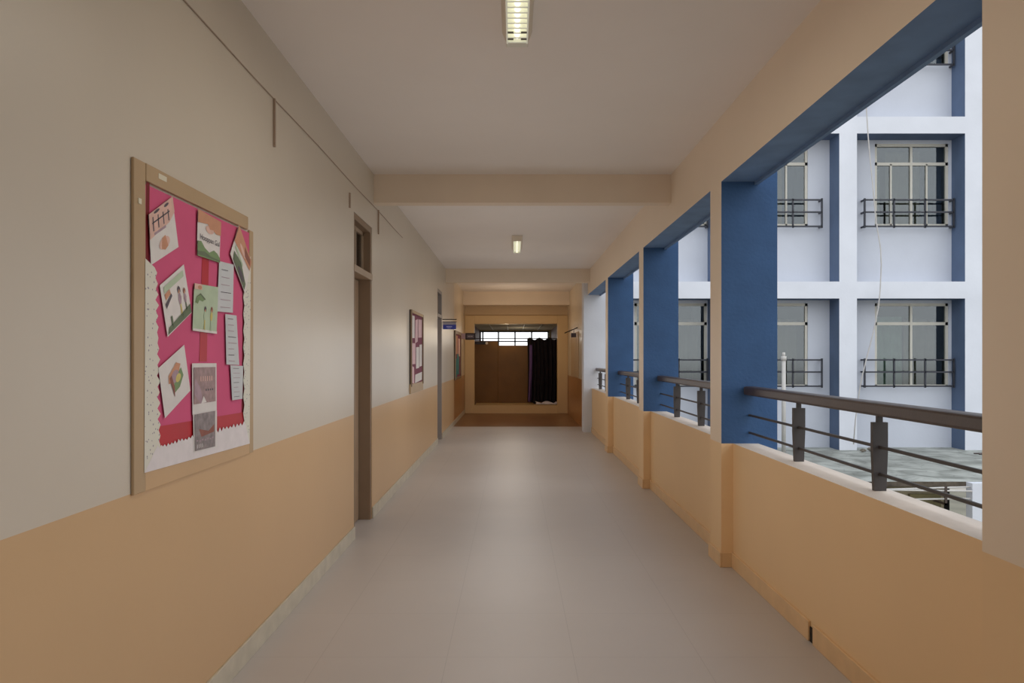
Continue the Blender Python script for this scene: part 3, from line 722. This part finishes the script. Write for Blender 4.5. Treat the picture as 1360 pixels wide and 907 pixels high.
def stone(x, y, s, lab, m='rubble'):
    bm = bmesh.new(); bmesh.ops.create_icosphere(bm, subdivisions=2, radius=s)
    for v in bm.verts: v.co = Vector((v.co.x*1.3, v.co.y, v.co.z*.7))*random.uniform(.8, 1.15)
    b = MB(); zmin = min(v.co.z for v in bm.verts)
    bm.verts.index_update(); b.v = [v.co+Vector((x, y, ZG-zmin)) for v in bm.verts]; b.f = [[v.index for v in f.verts] for f in bm.faces]; b.m = [0]*len(b.f); bm.free()
    tag(b.build('rubble_stone', m), lab, 'stone', 'rubble on the terrace')
for (x, y, s) in ((6.58, 13.9, .05), (6.77, 13.95, .06), (6.95, 13.85, .04), (8.7, 13.0, .06), (9.0, 12.9, .05)):
    stone(x, y, s, 'lump of grey rubble on the terrace near the white wall' if x < 8 else 'lump of rubble on the terrace by the dark sticks')
for k in range(4):
    b = MB(); b.tube([(8.5+.03*k, 13.62-.1*k, ZG+.014), (9.15+.03*k, 13.66-.1*k, ZG+.014)], .013, 6)
    tag(b.build('stick', 'rail'), 'thin dark stick lying on the terrace at the right', 'stick', 'sticks on the terrace')

# ------------------------------------------------------------------ light
w = bpy.data.worlds.new('sky'); bpy.context.scene.world = w; w.use_nodes = True
n, l = w.node_tree.nodes, w.node_tree.links
tc = n.new('ShaderNodeTexCoord'); sx = n.new('ShaderNodeSeparateXYZ'); l.new(tc.outputs['Generated'], sx.inputs[0])
cr = n.new('ShaderNodeValToRGB'); e = cr.color_ramp.elements
e[0].position = 0; e[0].color = (.35, .34, .32, 1); e[1].position = 1; e[1].color = (.83, .9, 1, 1)
k = e.new(.05); k.color = (.97, .98, 1, 1)
mr = n.new('ShaderNodeMapRange'); mr.inputs['From Min'].default_value = -.05; l.new(sx.outputs['Z'], mr.inputs['Value']); l.new(mr.outputs[0], cr.inputs[0])
l.new(cr.outputs[0], n['Background'].inputs['Color']); n['Background'].inputs['Strength'].default_value = 1.5
def area(loc, rot, sx_, sy_, e_, col):
    L = bpy.data.lights.new('fill', 'AREA'); L.shape = 'RECTANGLE'; L.size = sx_; L.size_y = sy_; L.energy = e_; L.color = col
    o = bpy.data.objects.new('fill', L); C.objects.link(o); o.location = loc; o.rotation_euler = rot; return o
def point(loc, e_, col, r=.2):
    L = bpy.data.lights.new('unseen_lamp', 'POINT'); L.energy = e_; L.color = col; L.shadow_soft_size = r
    o = bpy.data.objects.new('unseen_lamp', L); C.objects.link(o); o.location = loc; return o
point((0, 17.0, 2.0), 16, (1, .82, .6), .3)  # unseen warm lamp put in to light the far end
for yy, e_ in ((4.6, 7), (8.2, 9), (11.8, 9), (14.8, 6)): point((-.1, yy, 1.25), e_, (.93, .97, 1), .6)  # added soft fill without visible source, lifts ceiling, floor and parapet
point((-.2, 19.5, 2.15), 3.5, (1, .78, .5), .12)  # unseen warm lamp just inside the end room
point((.2, 22.2, 2.0), 4, (1, .9, .75), .2)  # unseen lamp deeper in the end room

# ------------------------------------------------------------------ camera
cam = bpy.data.cameras.new('camera'); co = bpy.data.objects.new('camera', cam); C.objects.link(co)
co.location = (0, 0, H); co.rotation_euler = (math.radians(90), 0, 0)
cam.sensor_width = 36; cam.lens = F/1360*36; cam.shift_x = -(VX-680)/1360; cam.shift_y = (VY-453.5)/1360
cam.clip_start = .05
bpy.context.scene.camera = co
vs = bpy.context.scene.view_settings; vs.view_transform = 'Standard'; vs.look = 'None'; vs.exposure = 0
